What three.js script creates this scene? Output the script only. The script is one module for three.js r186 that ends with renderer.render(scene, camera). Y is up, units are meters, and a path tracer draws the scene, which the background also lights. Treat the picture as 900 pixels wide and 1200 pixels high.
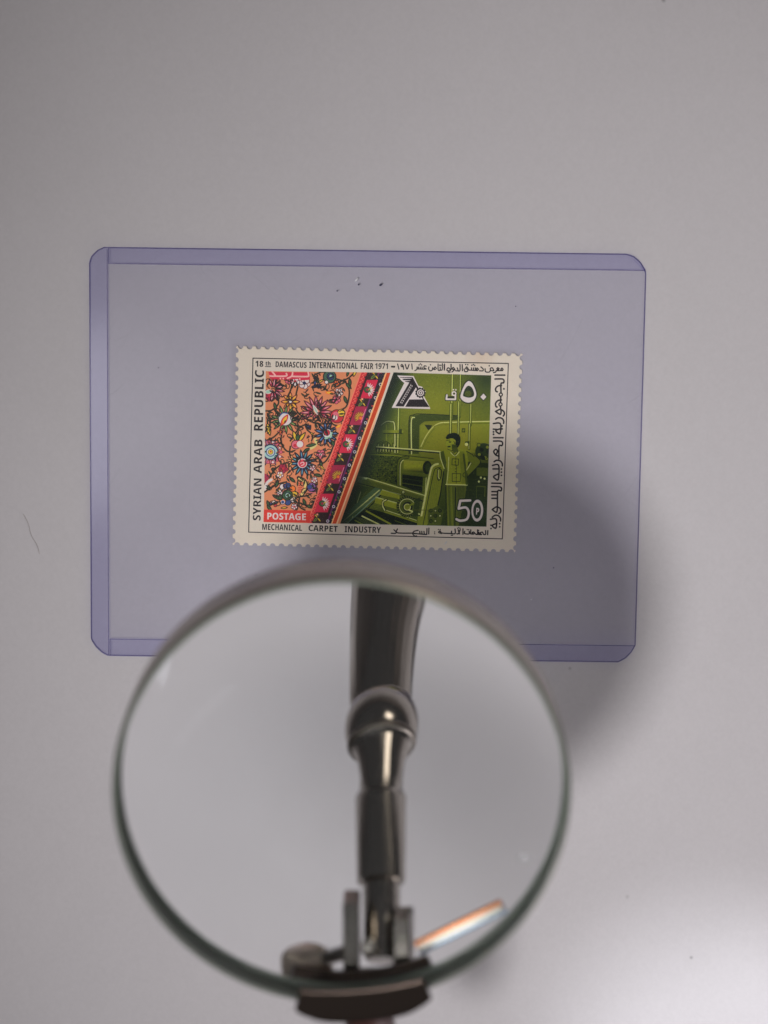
import * as THREE from 'three';
import { RoundedBoxGeometry } from 'three/addons/geometries/RoundedBoxGeometry.js';
import { mergeGeometries, mergeVertices, toCreasedNormals } from 'three/addons/utils/BufferGeometryUtils.js';

// ------------------------------------------------------------------ camera, light, exposure
const scene = new THREE.Scene();
const camera = new THREE.PerspectiveCamera(26.6, 768 / 1024, 0.02, 20);
camera.up.set(0, 0, -1);
camera.position.set(0, 0.39667, -0.05152);
camera.lookAt(0, 0, 0);
camera.focus = 0.4;
camera.userData.fStop = 14;
scene.background = new THREE.Color(0.06, 0.06, 0.064);          // the dim room round the table
const EXPOSURE = 1.0;

const mm = 0.001, rad = THREE.MathUtils.degToRad;
let seed = 7;
const rnd = () => { seed = (seed * 1664525 + 1013904223) >>> 0; return seed / 4294967296; };
const V = (x, y, z) => new THREE.Vector3(x, y, z);
const std = (o) => new THREE.MeshStandardMaterial(o), phys = (o) => new THREE.MeshPhysicalMaterial(o);
const rgb = (r, g, b) => new THREE.Color().setRGB(r, g, b);

function tag(o, label, category, group) {
  o.userData.label = label; o.userData.category = category;
  if (group) o.userData.group = group;
  return o;
}
function thing(name, label, category, x = 0, y = 0, z = 0) {
  const o = new THREE.Group(); o.name = name; o.position.set(x, y, z); scene.add(o);
  return tag(o, label, category);
}
function part(name, geo, mat, parent = scene) {
  const m = new THREE.Mesh(geo, mat); m.name = name; m.castShadow = m.receiveShadow = true; parent.add(m);
  return m;
}

// softboxes hang over the table, outside the picture
const boxMat = std({ color: rgb(0.02, 0.02, 0.02), roughness: 0.7 });
function softbox(label, at, aim, w, h, color, strength) {
  const t = thing('softbox_lamp', label, 'lamp', ...at);
  if (scene.children.filter((c) => c.name.startsWith('softbox_lamp')).length > 1) t.name = 'softbox_lamp_' + String(scene.children.filter((c) => c.name.startsWith('softbox_lamp')).length - 1).padStart(3, '0');
  t.lookAt(...aim);                                            // a group's +z looks at the target
  const b = new THREE.BoxGeometry(w + 0.02, h + 0.02, 0.03); b.translate(0, 0, -0.02);
  part('housing', b, boxMat, t);
  const d = new THREE.BoxGeometry(w, h, 0.002);
  part('lamp_diffuser', d, std({ color: 0xffffff, emissive: color, emissiveIntensity: 0.4 * strength }), t);
  const l = new THREE.RectAreaLight(color, strength, w, h);
  l.position.set(0, 0, 0.003); l.rotation.y = Math.PI; l.name = 'lamp_light';
  t.add(l);
  return t;
}
softbox('low softbox in front on the right', [0.24, 0.15, 0.3], [0.12, 0, 0.2], 0.16, 0.12, rgb(1, 0.96, 1), 5.2);

softbox('added warm softbox, unseen, behind the table on the right for highlights on the metal', [0.36, 0.5, -0.62], [0, 0.03, 0.02], 0.3, 0.22, rgb(1, 0.88, 0.74), 2.2);  // added lamp, unseen: gives the metal arm its warm highlights

// two round spotlights: the key high on the left, and an added one for the bright patch lower right
function spotlight(name, label, at, aim, angle, penumbra, power, radius, color) {
  const t = thing(name, label, 'lamp', ...at);
  t.lookAt(...aim);
  const r = radius * 0.02, can = new THREE.LatheGeometry([[0, -0.09], [r + 0.018, -0.08], [r + 0.022, -0.02], [r + 0.022, 0.05], [r + 0.018, 0.05], [r + 0.018, -0.03], [0, -0.035]].map(([a, b]) => new THREE.Vector2(a, b)), 40);
  can.rotateX(Math.PI / 2);
  part('housing', can, boxMat, t);
  const g = new THREE.SphereGeometry(r * 1.1, 24, 16);
  part('bulb', g, std({ color: 0xffffff, emissive: color, emissiveIntensity: 2 }), t);
  const l = new THREE.SpotLight(color, power, 0, rad(angle), penumbra, 2);
  l.position.set(0, 0, 0); l.shadow.radius = radius; l.castShadow = true; l.name = 'lamp_light'; t.add(l);
  l.target.position.set(0, 0, 1); t.add(l.target);
}
spotlight('spotlight', 'black round spotlight high over the left side', [-0.186, 1.0, 0.068], [0.062, 0, 0.03], 13.3, 1, 2.05, 3, rgb(1, 0.98, 0.972));
spotlight('spotlight_001', 'added narrow black spotlight, unseen, making the bright patch in the lower right corner', [0.5, 0.7, 0.42], [0.076, 0, 0.117], 2.6, 0.25, 2.0, 0.6, rgb(0.93, 0.96, 1));

// ------------------------------------------------------------------ table sheet
function noiseGrid(n, cells) {                                  // tileable value noise
  const g = Array.from({ length: cells * cells }, rnd), out = new Float32Array(n * n), s = (t) => t * t * (3 - 2 * t);
  for (let y = 0; y < n; y++) for (let x = 0; x < n; x++) {
    const fx = (x / n) * cells, fy = (y / n) * cells, ix = Math.floor(fx), iy = Math.floor(fy), tx = s(fx - ix), ty = s(fy - iy);
    const at = (i, j) => g[((iy + j) % cells) * cells + ((ix + i) % cells)];
    out[y * n + x] = (at(0, 0) * (1 - tx) + at(1, 0) * tx) * (1 - ty) + (at(0, 1) * (1 - tx) + at(1, 1) * tx) * ty;
  }
  return out;
}
function dataTex(n, f, srgb) {
  const d = new Uint8Array(n * n * 4);
  for (let i = 0; i < n * n; i++) { const c = f(i); for (let k = 0; k < 3; k++) d[i * 4 + k] = Math.max(0, Math.min(255, c[k])); d[i * 4 + 3] = 255; }
  const t = new THREE.DataTexture(d, n, n); t.wrapS = t.wrapT = THREE.RepeatWrapping; t.magFilter = t.minFilter = THREE.LinearFilter;
  if (srgb) t.colorSpace = THREE.SRGBColorSpace;
  t.needsUpdate = true; return t;
}
{
  const N = 1024, a = noiseGrid(N, 5), b = noiseGrid(N, 40), c = noiseGrid(N, 256), d = noiseGrid(N, 512);
  const marks = [];                                             // small specks and a few fibres lying in the sheet
  for (let k = 0; k < 9; k++) marks.push([rnd() * N, rnd() * N, 0.6 + rnd() * 1.3, 10 + rnd() * 45]);
  const dark = new Float32Array(N * N);
  for (const [x, y, r, s] of marks) for (let j = -4; j <= 4; j++) for (let i = -4; i <= 4; i++) {
    const k = ((Math.round(y) + j + N) % N) * N + ((Math.round(x) + i + N) % N);
    dark[k] = Math.max(dark[k], s * Math.max(0, 1 - Math.hypot(i, j) / (r + 1)));
  }
  const col = dataTex(N, (i) => { const v = 190 + (a[i] - 0.5) * 3 + (b[i] - 0.5) * 1 + (c[i] - 0.5) * 2 + (d[i] - 0.5) * 3 - dark[i]; return [v, v - 4, v - 1]; }, true);
  const bump = dataTex(N, (i) => { const v = 128 + (c[i] - 0.5) * 110 + (d[i] - 0.5) * 110; return [v, v, v]; });
  const g = new THREE.PlaneGeometry(3, 3, 1, 1); g.rotateX(-Math.PI / 2);
  const uv = g.attributes.uv; for (let i = 0; i < uv.count; i++) uv.setXY(i, uv.getX(i) * 3 / 0.2, uv.getY(i) * 3 / 0.2);
  const sheet = part('table', g, std({ map: col, bumpMap: bump, bumpScale: 0.000014, roughness: 0.85 }));
  sheet.userData.kind = 'structure'; sheet.userData.label = 'plain white matte table sheet under everything';
}

{
  const g = new THREE.TubeGeometry(new THREE.CatmullRomCurve3([V(-66.6, 0.12, 0.4), V(-65.8, 0.2, 2), V(-65.2, 0.14, 4.4), V(-64.2, 0.2, 6.2), V(-63.8, 0.1, 7.8)].map((p) => p.multiplyScalar(mm))), 30, 0.03 * mm, 6);
  tag(part('fibre', g, std({ color: rgb(0.46, 0.41, 0.4), roughness: 0.9 })), 'thin brownish fibre lying on the white table left of the card holder', 'fibre');
}

// ------------------------------------------------------------------ stamp print
function stampCanvas() {
  const CW = 2048, CH = 1440, cv = document.createElement('canvas'); cv.width = CW; cv.height = CH;
  const c = cv.getContext('2d');
  // the stamp lay slightly turned when it was measured: a plane mapping undoes that
  const src = [[276.8, 406], [612, 414.7], [603.5, 644.3], [273.7, 637.2]], dst = [[0, 0], [CW, 0], [CW, CH], [0, CH]];
  const A = [];
  for (let i = 0; i < 4; i++) {
    const [x, y] = src[i], [u, v] = dst[i];
    A.push([x, y, 1, 0, 0, 0, -u * x, -u * y, u], [0, 0, 0, x, y, 1, -v * x, -v * y, v]);
  }
  for (let i = 0; i < 8; i++) {
    let p = i; for (let r = i + 1; r < 8; r++) if (Math.abs(A[r][i]) > Math.abs(A[p][i])) p = r;
    [A[i], A[p]] = [A[p], A[i]];
    for (let r = 0; r < 8; r++) if (r !== i) { const q = A[r][i] / A[i][i]; for (let k = i; k < 9; k++) A[r][k] -= q * A[i][k]; }
  }
  const h = A.map((r, i) => r[8] / r[i]);
  const P = (x, y) => { const w = h[6] * x + h[7] * y + 1; return [(h[0] * x + h[1] * y + h[2]) / w, (h[3] * x + h[4] * y + h[5]) / w]; };
  const K = CW / 334;
  const Z = (ox, oy, s) => { const f = (x, y) => P(ox + x / s, oy + y / s); f.k = K / s; return f; };
  const ink = (r, g, b, a = 1) => { const q = (v) => Math.round(Math.min(255, v * 1.2)); return `rgba(${q(r)},${q(g)},${q(b)},${a})`; };
  const BLACK = ink(30, 24, 26), PAPER = ink(194, 184, 167), WHITE = ink(196, 186, 178);
  c.lineCap = c.lineJoin = 'round';
  function trace(f, pts, smooth, close) {
    const q = pts.map(([x, y]) => f(x, y)); c.beginPath();
    if (!smooth) { q.forEach(([x, y], i) => (i ? c.lineTo(x, y) : c.moveTo(x, y))); if (close) c.closePath(); return; }
    const n = q.length, at = (i) => (close ? q[(i + n) % n] : q[Math.max(0, Math.min(n - 1, i))]);
    c.moveTo(...q[0]);
    for (let i = 0; i < (close ? n : n - 1); i++) {
      const p0 = at(i - 1), p1 = at(i), p2 = at(i + 1), p3 = at(i + 2);
      c.bezierCurveTo(p1[0] + (p2[0] - p0[0]) / 6, p1[1] + (p2[1] - p0[1]) / 6, p2[0] - (p3[0] - p1[0]) / 6, p2[1] - (p3[1] - p1[1]) / 6, p2[0], p2[1]);
    }
    if (close) c.closePath();
  }
  const stroke = (f, pts, w, col, smooth = true, close = false) => { trace(f, pts, smooth, close); c.lineWidth = w * f.k; c.strokeStyle = col; c.stroke(); };
  const fill = (f, pts, col, smooth = false) => { trace(f, pts, smooth, true); c.fillStyle = col; c.fill(); };
  const disc = (f, x, y, r, col, w = 0, sc = BLACK) => { const p = f(x, y); c.beginPath(); c.arc(p[0], p[1], r * f.k, 0, 7); if (col) { c.fillStyle = col; c.fill(); } if (w) { c.lineWidth = w * f.k; c.strokeStyle = sc; c.stroke(); } };
  const oval = (f, x, y, rx, ry, turn, col, w = 0, sc = BLACK) => { const p = f(x, y); c.beginPath(); c.ellipse(p[0], p[1], rx * f.k, ry * f.k, turn, 0, 7); if (col) { c.fillStyle = col; c.fill(); } if (w) { c.lineWidth = w * f.k; c.strokeStyle = sc; c.stroke(); } };
  function leaf(f, x, y, len, wid, a, col, w = 0, sc = BLACK) {  // a pointed leaf or petal growing from (x, y)
    const ca = Math.cos(a), sa = Math.sin(a), L = (u, v) => f(x + u * ca - v * sa, y + u * sa + v * ca);
    const b = L(0, 0), t = L(len, 0), l = L(len * 0.45, wid), r = L(len * 0.45, -wid);
    c.beginPath(); c.moveTo(...b); c.quadraticCurveTo(...l, ...t); c.quadraticCurveTo(...r, ...b); c.closePath();
    if (col) { c.fillStyle = col; c.fill(); } if (w) { c.lineWidth = w * f.k; c.strokeStyle = sc; c.stroke(); }
  }
  function words(f, s, x0, y0, x1, y1, cap, col, bold = 1, font = 'bold 100px sans-serif') {   // fitted along (x0, y0) - (x1, y1)
    const [ax, ay] = f(x0, y0), [bx, by] = f(x1, y1), dx = bx - ax, dy = by - ay, len = Math.hypot(dx, dy);
    c.save(); c.font = font; const w = c.measureText(s).width, v = (cap * f.k) / 71.4;
    c.setTransform(dx / w, dy / w, (-dy / len) * v, (dx / len) * v, ax, ay); c.fillStyle = col; c.fillText(s, 0, 0); if (bold) { c.lineWidth = bold; c.strokeStyle = col; c.strokeText(s, 0, 0); } c.restore();
  }

  // paper with its fibres
  c.fillStyle = PAPER; c.fillRect(0, 0, CW, CH);
  for (let i = 0; i < 5000; i++) { c.strokeStyle = `rgba(${rnd() < 0.5 ? '120,100,80' : '255,250,240'},0.035)`; c.lineWidth = 1 + rnd() * 2.5; const x = rnd() * CW, y = rnd() * CH, a = rnd() * 6.3, l = 8 + rnd() * 30; c.beginPath(); c.moveTo(x, y); c.lineTo(x + Math.cos(a) * l, y + Math.sin(a) * l); c.stroke(); }
  { const g = c.createRadialGradient(1750, 30, 5, 1750, 30, 130); g.addColorStop(0, 'rgba(190,130,80,0.16)'); g.addColorStop(1, 'rgba(190,130,80,0)'); c.fillStyle = g; c.fillRect(1600, 0, 300, 180); }

  const a = Z(265, 395, 4.6154), b = Z(430, 395, 4.6154), c3 = Z(360, 430, 6.318), d4 = Z(450, 430, 6.923), d5 = Z(430, 510, 6);

  // ---------------- woven carpet, left
  const OR = ink(196, 122, 82);
  c.save(); trace(a, [[216, 186], [890, 194], [640, 1003], [208, 996]], false, true); c.clip();
  c.fillStyle = OR; c.fillRect(0, 0, CW, CH);
  const vine = (pts, w = 8.5) => stroke(a, pts, w, ink(40, 40, 28));
  const GREEN = ink(52, 84, 48), RED = ink(178, 42, 52), CRIM = ink(150, 34, 62), PINK = ink(194, 94, 108), YEL = ink(206, 170, 50), BLUE = ink(48, 70, 118), NAVY = ink(30, 38, 70), MINT = ink(140, 176, 150), LIL = ink(128, 84, 140), ORG = ink(214, 110, 40);
  for (const v of [
    [[390, 270], [378, 330], [385, 400], [440, 445], [500, 468], [570, 465]], [[440, 470], [400, 490], [350, 560]], [[310, 490], [300, 560], [325, 610], [360, 620]], [[210, 835], [250, 810], [290, 790], [330, 780]],
    [[235, 760], [270, 710], [320, 680], [370, 675]], [[350, 880], [400, 860], [450, 850], [490, 815], [495, 770]], [[590, 560], [570, 620], [540, 670], [500, 690]], [[640, 230], [668, 290], [655, 370], [620, 395]],
    [[480, 205], [530, 190], [580, 220], [640, 240]], [[360, 250], [350, 290], [335, 320]], [[215, 400], [250, 395], [285, 360], [280, 310]], [[225, 420], [240, 470], [230, 520]], [[215, 560], [260, 540], [300, 500]],
    [[400, 860], [400, 910], [430, 930]], [[560, 440], [580, 470], [610, 480]], [[440, 500], [470, 530], [465, 560]], [[350, 590], [350, 640], [400, 660]], [[560, 300], [520, 270], [470, 275]], [[465, 250], [500, 240]], [[690, 200], [660, 225], [625, 240], [600, 265]],
  ]) vine(v);
  for (const [x, y, t] of [[262, 248, 0.2], [262, 355, 1.3], [395, 430, 2.5], [430, 470, 0.8], [500, 250, 4.3], [585, 270, -0.4], [650, 250, 0.8], [640, 320, 1.2], [560, 340, 0.3], [540, 600, 2.2], [590, 590, 4.2], [480, 740, 0.2], [345, 755, 0.7], [285, 770, 1.9], [240, 820, 4.0], [420, 870, 1.2], [435, 905, 0.3], [255, 850, 0.5], [225, 880, 1.2], [520, 700, 4.5], [550, 560, 5.4], [455, 600, 2.6], [245, 445, -0.5], [670, 225, 1.5], [225, 905, 0.9], [390, 900, 1.9], [300, 470, 3.6], [610, 250, 3.6]]) leaf(a, x, y, 42, 15, t, GREEN, 5);
  const burst = (x, y, n, r, wid, cols, w = 4, start = 0, span = 6.2832, glint = ink(196, 140, 140)) => { for (let i = 0; i < n; i++) { const t = start + (span * i) / (span > 6.2 ? n : n - 1); leaf(a, x + Math.cos(t) * r * 0.22, y + Math.sin(t) * r * 0.22, r * 0.85, wid, t, cols[i % cols.length], w); leaf(a, x + Math.cos(t) * r * 0.5, y + Math.sin(t) * r * 0.5, r * 0.4, wid * 0.35, t, glint); } };
  // daisy, lotus, spiky flowers, rosette
  burst(350, 350, 8, 48, 16, [ORG], 4); for (let i = 0; i < 8; i++) leaf(a, 350 + Math.cos(i * 0.785) * 16, 350 + Math.sin(i * 0.785) * 16, 24, 7, i * 0.785, YEL); disc(a, 350, 350, 9, WHITE, 4);
  burst(490, 405, 11, 84, 17, [CRIM, ink(168, 66, 84)], 4, -3.6, 4.0); burst(490, 405, 4, 50, 12, [CRIM], 3, 0.6, 2.0); leaf(a, 500, 420, 58, 14, -2.05, MINT, 5, WHITE); disc(a, 508, 422, 9, ORG, 3);
  burst(320, 445, 13, 74, 14, [GREEN, ink(70, 100, 60)], 4, 0, 6.2832, ink(130, 150, 80)); disc(a, 322, 443, 36, WHITE, 3); leaf(a, 300, 476, 66, 24, -1.0, ORG, 5, RED); leaf(a, 310, 462, 40, 12, -1.0, YEL); stroke(a, [[288, 430], [310, 410], [345, 414]], 6, BLUE);
  disc(a, 602, 428, 36, RED, 4); disc(a, 625, 410, 20, YEL, 4); disc(a, 595, 420, 17, PINK); disc(a, 592, 436, 13, WHITE); disc(a, 580, 450, 9, CRIM);
  burst(545, 520, 11, 62, 15, [BLUE, NAVY], 5, 0, 6.2832, ink(80, 120, 160)); disc(a, 550, 520, 25, WHITE, 3); disc(a, 548, 516, 16, RED, 2); stroke(a, [[540, 545], [565, 540], [575, 515]], 12, MINT);
  leaf(a, 385, 565, 62, 20, -1.9, YEL, 5); leaf(a, 395, 565, 62, 18, -0.95, YEL, 5); leaf(a, 388, 560, 42, 20, -1.5, GREEN, 4); disc(a, 380, 580, 24, PINK, 4); disc(a, 402, 578, 20, WHITE, 4, RED); disc(a, 375, 585, 9, RED);
  stroke(a, [[485, 550], [488, 580], [462, 600]], 14, ink(190, 180, 110)); leaf(a, 435, 588, 56, 16, -0.2, GREEN, 4);
  burst(243, 620, 16, 72, 10, [CRIM, LIL], 3); for (let i = 0; i < 14; i++) disc(a, 243 + Math.cos(i * 0.449) * 56, 620 + Math.sin(i * 0.449) * 56, 8, i % 2 ? WHITE : PINK, 3, CRIM);
  disc(a, 243, 620, 44, NAVY); disc(a, 243, 620, 37, ink(150, 180, 170)); disc(a, 243, 620, 26, ink(60, 100, 130)); disc(a, 243, 620, 20, WHITE); disc(a, 243, 620, 13, YEL, 3, GREEN); disc(a, 244, 618, 5, RED);
  burst(418, 680, 13, 68, 14, [BLUE, ink(44, 88, 110), NAVY], 5, 0.2, 6.2832, ink(90, 150, 160)); disc(a, 415, 680, 24, ink(190, 60, 70), 4, WHITE); stroke(a, [[405, 680], [420, 674], [424, 686], [410, 692]], 4, WHITE); burst(365, 668, 5, 34, 9, [YEL, ORG], 3, 2.2, 2.2);
  const posy = (x, y, r, p, m, k = 5) => { for (let i = 0; i < k; i++) disc(a, x + Math.cos(i * 6.283 / k + 0.3) * r * 0.6, y + Math.sin(i * 6.283 / k + 0.3) * r * 0.6, r * 0.48, p, 3.5, ink(96, 24, 36)); disc(a, x, y, r * 0.3, m); };
  posy(515, 632, 24, PINK, WHITE); posy(312, 708, 24, CRIM, RED); posy(295, 742, 18, WHITE, YEL); posy(612, 300, 22, WHITE, BLACK); posy(598, 338, 22, PINK, BLACK); posy(480, 770, 17, WHITE, PINK); posy(470, 705, 15, WHITE, PINK); posy(372, 912, 16, WHITE, RED);
  posy(425, 250, 30, WHITE, NAVY, 6); posy(375, 240, 24, WHITE, RED); posy(340, 238, 18, PINK, RED); posy(265, 228, 16, RED, CRIM); posy(235, 315, 30, CRIM, RED); posy(600, 250, 14, ORG, RED);
  burst(255, 285, 8, 60, 14, [CRIM, ink(190, 110, 120)], 4, -1.9, 3.6); leaf(a, 212, 300, 40, 20, -0.2, MINT, 4, WHITE);
  for (let i = 0; i < 9; i++) disc(a, 330 + Math.cos(i * 0.698) * 42, 845 + Math.sin(i * 0.698) * 44, 17, [YEL, WHITE, BLUE, ORG, GREEN][i % 5], 4); disc(a, 335, 850, 28, GREEN, 5); disc(a, 337, 852, 15, MINT, 4, NAVY); disc(a, 338, 853, 6, GREEN, 2); disc(a, 293, 838, 15, WHITE, 3, CRIM); disc(a, 322, 802, 11, BLUE, 3); disc(a, 310, 888, 10, BLUE, 3, WHITE);
  stroke(a, [[395, 758], [428, 775], [436, 815], [412, 850]], 20, BLACK); stroke(a, [[398, 760], [426, 777], [432, 815], [412, 846]], 14, ink(206, 186, 110)); for (let i = 0; i < 5; i++) leaf(a, 418 - i * 2, 785 + i * 12, 22, 5, 3.0, ORG, 2, RED);
  disc(a, 465, 808, 24, LIL, 4); disc(a, 455, 806, 13, BLUE, 2); stroke(a, [[450, 835], [485, 835], [495, 800]], 6, PINK);
  leaf(a, 236, 900, 50, 14, -0.3, BLUE, 4); leaf(a, 250, 905, 34, 12, -1.0, NAVY, 3); disc(a, 262, 890, 9, WHITE); disc(a, 270, 905, 9, RED, 3);
  leaf(a, 462, 272, 60, 13, -0.25, NAVY, 4); leaf(a, 480, 262, 40, 13, -1.4, BLUE, 4); leaf(a, 480, 262, 44, 10, 0.4, NAVY, 3);
  disc(a, 562, 216, 34, ink(60, 90, 70), 5); disc(a, 566, 214, 19, BLUE, 4); disc(a, 568, 212, 9, MINT, 3, NAVY); leaf(a, 530, 230, 36, 10, 2.6, YEL, 4); disc(a, 545, 245, 10, WHITE, 3);
  leaf(a, 540, 300, 40, 14, 0.1, YEL, 5, ORG); leaf(a, 440, 478, 26, 14, 0.6, BLUE, 4); leaf(a, 460, 475, 26, 12, 2.0, NAVY, 4); leaf(a, 225, 465, 68, 22, 1.35, YEL, 5); leaf(a, 300, 500, 30, 12, 1.8, ORG, 4); leaf(a, 460, 515, 24, 9, 0.7, YEL, 3); leaf(a, 595, 490, 34, 11, -0.5, YEL, 4, ORG);
  fill(a, [[208, 735], [240, 745], [215, 800]], CRIM); stroke(a, [[212, 820], [225, 785], [248, 768]], 15, WHITE); leaf(a, 510, 690, 36, 9, 0.8, YEL, 3); leaf(a, 300, 920, 36, 10, -0.1, YEL, 4); burst(300, 510, 4, 20, 7, [RED], 2); leaf(a, 690, 215, 50, 14, -1.2, YEL, 4); leaf(a, 655, 215, 40, 12, -1.3, GREEN, 4);
  for (let i = 0; i < 170; i++) {                                // curling tendrils between the flowers
    const x = 220 + rnd() * 430, y = 210 + rnd() * 700, t = rnd() * 6.3, q = [], turn = rnd() < 0.5 ? 1 : -1;
    for (let k = 0; k <= 6; k++) { const u = k / 6, aa = t + turn * u * 2.6; q.push([x + Math.cos(aa) * 26 * u, y + Math.sin(aa) * 26 * u]); }
    c.globalCompositeOperation = 'darken'; stroke(a, q, 4.4, ink(40, 36, 26)); leaf(a, x, y, 20 + rnd() * 14, 7, t + 3.1, ink(60, 76, 40), 3); c.globalCompositeOperation = 'source-over';
  }
  for (let i = 0; i < 46; i++) { const x = 220 + rnd() * 420, y = 200 + rnd() * 720; leaf(a, x, y, 14 + rnd() * 12, 5, rnd() * 6.3, [GREEN, ORG, NAVY, CRIM, YEL][i % 5], 2.5); }
  // border bands
  const band = (t0, t1, b0, b1, col) => fill(c3, [[t0, 36], [t1, 36], [b1, 1152], [b0, 1152]], col);
  const along = (top, bot, t) => [top + (bot - top) * t, 38 + 1110 * t];
  band(402, 452, 6, 42, ink(186, 44, 46)); band(400, 408, 2, 10, ink(214, 110, 90));
  for (let i = 0; i < 44; i++) { const p = along(418, 14, i / 44), q = along(440, 32, (i + 0.5) / 44), r = along(418, 14, (i + 1) / 44); stroke(c3, [p, q, r], 4, ink(214, 100, 84), false); const s = along(450, 41, (i + 0.2) / 44), e = along(450, 41, (i + 0.85) / 44), m = along(434, 28, (i + 0.5) / 44); if (i % 2) fill(c3, [s, e, m], ink(70, 26, 30)); }
  band(450, 462, 40, 54, ink(44, 20, 26)); band(460, 540, 52, 152, ink(46, 30, 28)); band(536, 590, 150, 186, ink(34, 28, 38)); band(532, 542, 146, 156, ink(96, 40, 90));
  [[462, 165, 0], [382, 360, 1], [305, 565, 0], [217, 790, 1], [131, 1000, 0], [540, -20, 1]].forEach(([x, y, k]) => {
    const sl = -0.352, ww = 40 + (y / 1110) * 10;
    fill(c3, [[x - ww - sl * 68, y - 68], [x + ww - sl * 68, y - 68], [x + ww + sl * 68, y + 68], [x - ww + sl * 68, y + 68]], k ? CRIM : ink(190, 36, 62));
    for (let i = 0; i < 9; i++) { const t = -1.0 + (i - 4) * 0.36; if (k) leaf(c3, x + 14, y + 14, 52, 8, t - 1.3, YEL, 2.5, ink(90, 30, 30)); else leaf(c3, x - 10, y + 4, 54, 10, t + 0.9, WHITE, 0); }
    if (k) { disc(c3, x + 16, y + 18, 12, ORG, 3, RED); stroke(c3, [[x + ww - 6 - sl * 50, y - 50], [x + ww - 6 + sl * 50, y + 50]], 4, ink(206, 130, 160), false); } else { disc(c3, x - 16, y + 4, 22, GREEN, 4); disc(c3, x - 14, y + 4, 9, CRIM); leaf(c3, x - 8, y + 4, 34, 8, -0.5, YEL); leaf(c3, x - 8, y + 8, 30, 8, 0.6, ink(100, 130, 60)); }
  });
  [[412, 262], [337, 460], [252, 667], [177, 885], [82, 1108], [505, 62]].forEach(([x, y]) => { leaf(c3, x, y, 40, 14, 0.9, YEL, 4); leaf(c3, x, y, 40, 14, 2.4, GREEN, 4, ink(110, 120, 50)); leaf(c3, x, y, 36, 11, 4.0, YEL, 3); leaf(c3, x, y, 36, 11, 5.2, GREEN, 3); disc(c3, x - 2, y - 24, 8, ink(220, 170, 120), 3, CRIM); });
  [[545, 130], [508, 228], [470, 325], [435, 412], [392, 525], [355, 625], [316, 722], [280, 822], [240, 918], [200, 1026], [157, 1132]].forEach(([x, y]) => { disc(c3, x, y, 9, null, 4.5, ink(190, 190, 190)); leaf(c3, x - 14, y + 30, 34, 9, 1.1, ink(90, 120, 60), 2); leaf(c3, x + 4, y + 48, 30, 8, 2.4, GREEN, 2); disc(c3, x - 24, y + 60, 6, RED); });
  band(584, 598, 181, 192, ink(222, 168, 112)); band(596, 630, 190, 220, ink(182, 58, 22)); band(628, 640, 218, 229, ink(224, 176, 132));
  for (let i = 0; i < 40; i++) { const p = along(586, 183, i / 40); disc(c3, p[0], p[1], 5, ink(216, 160, 96)); }
  c.restore();
  // labels on the carpet
  fill(a, [[230, 190], [456, 192], [455, 232], [400, 236], [390, 228], [300, 232], [240, 226]], ink(190, 40, 62)); const l1 = Z(305, 430, 9), CRM = ink(226, 160, 150);
  stroke(l1, [[508, 60], [514, 88], [495, 104], [345, 102]], 17, CRM); stroke(l1, [[345, 62], [338, 95], [315, 112], [290, 122]], 17, CRM); stroke(l1, [[278, 72], [274, 98], [150, 100]], 17, CRM); stroke(l1, [[128, 52], [158, 88], [150, 100], [105, 98]], 17, CRM); for (const [x, y] of [[216, 124], [246, 124], [420, 130]]) disc(l1, x, y, 9, CRM);
  fill(a, [[208, 928], [462, 934], [455, 998], [206, 994]], ink(196, 52, 42)); words(a, 'POSTAGE', 222, 980, 438, 984, 36, WHITE);

  // ---------------- green picture of the carpet works, right
  const G = (v, al = 1) => ink(12 + v * 150, 30 + v * 138, 12 + v * 24, al), HI = ink(196, 198, 120), DK = ink(10, 26, 16);
  c.save(); trace(b, [[146, 192], [672, 208], [645, 1015], [-142, 1002]], false, true); c.clip();
  { const g = c.createLinearGradient(...b(140, 200), ...b(640, 1000)); g.addColorStop(0, G(0.42)); g.addColorStop(0.45, G(0.6)); g.addColorStop(0.7, G(0.35)); g.addColorStop(1, G(0.1)); c.fillStyle = g; c.fillRect(0, 0, CW, CH); }
  { const p = b(640, 230), g = c.createRadialGradient(...p, 10, ...p, 300); g.addColorStop(0, ink(30, 46, 22, 0.85)); g.addColorStop(1, ink(30, 46, 22, 0)); c.fillStyle = g; c.fillRect(0, 0, CW, CH); }
  { const p = d4(420, 330), g = c.createRadialGradient(...p, 10, ...p, 420); g.addColorStop(0, ink(134, 132, 24, 0.55)); g.addColorStop(1, ink(120, 120, 20, 0)); c.fillStyle = g; c.fillRect(0, 0, CW, CH); }
  // arch frame and rounded housing
  fill(d4, [[210, 700], [208, 430], [240, 392], [300, 384], [590, 396], [605, 410], [590, 428], [330, 440], [290, 470], [285, 700]], G(0.28)); stroke(d4, [[206, 700], [206, 430], [240, 388], [310, 380], [595, 394]], 7, DK); stroke(d4, [[226, 700], [224, 440], [250, 408]], 9, HI);
  fill(d4, [[290, 660], [300, 470], [350, 466], [390, 500], [340, 560]], G(0.7)); fill(d4, [[330, 466], [392, 470], [378, 500], [360, 510]], DK);
  fill(d4, [[300, 660], [330, 580], [380, 500], [440, 455], [520, 446], [856, 442], [850, 640], [760, 690], [300, 690]], G(0.72)); stroke(d4, [[302, 640], [340, 562], [392, 492], [450, 454], [540, 446], [856, 438]], 8, HI); stroke(d4, [[312, 660], [350, 580], [402, 505], [455, 468], [856, 454]], 4, G(0.4));
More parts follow.
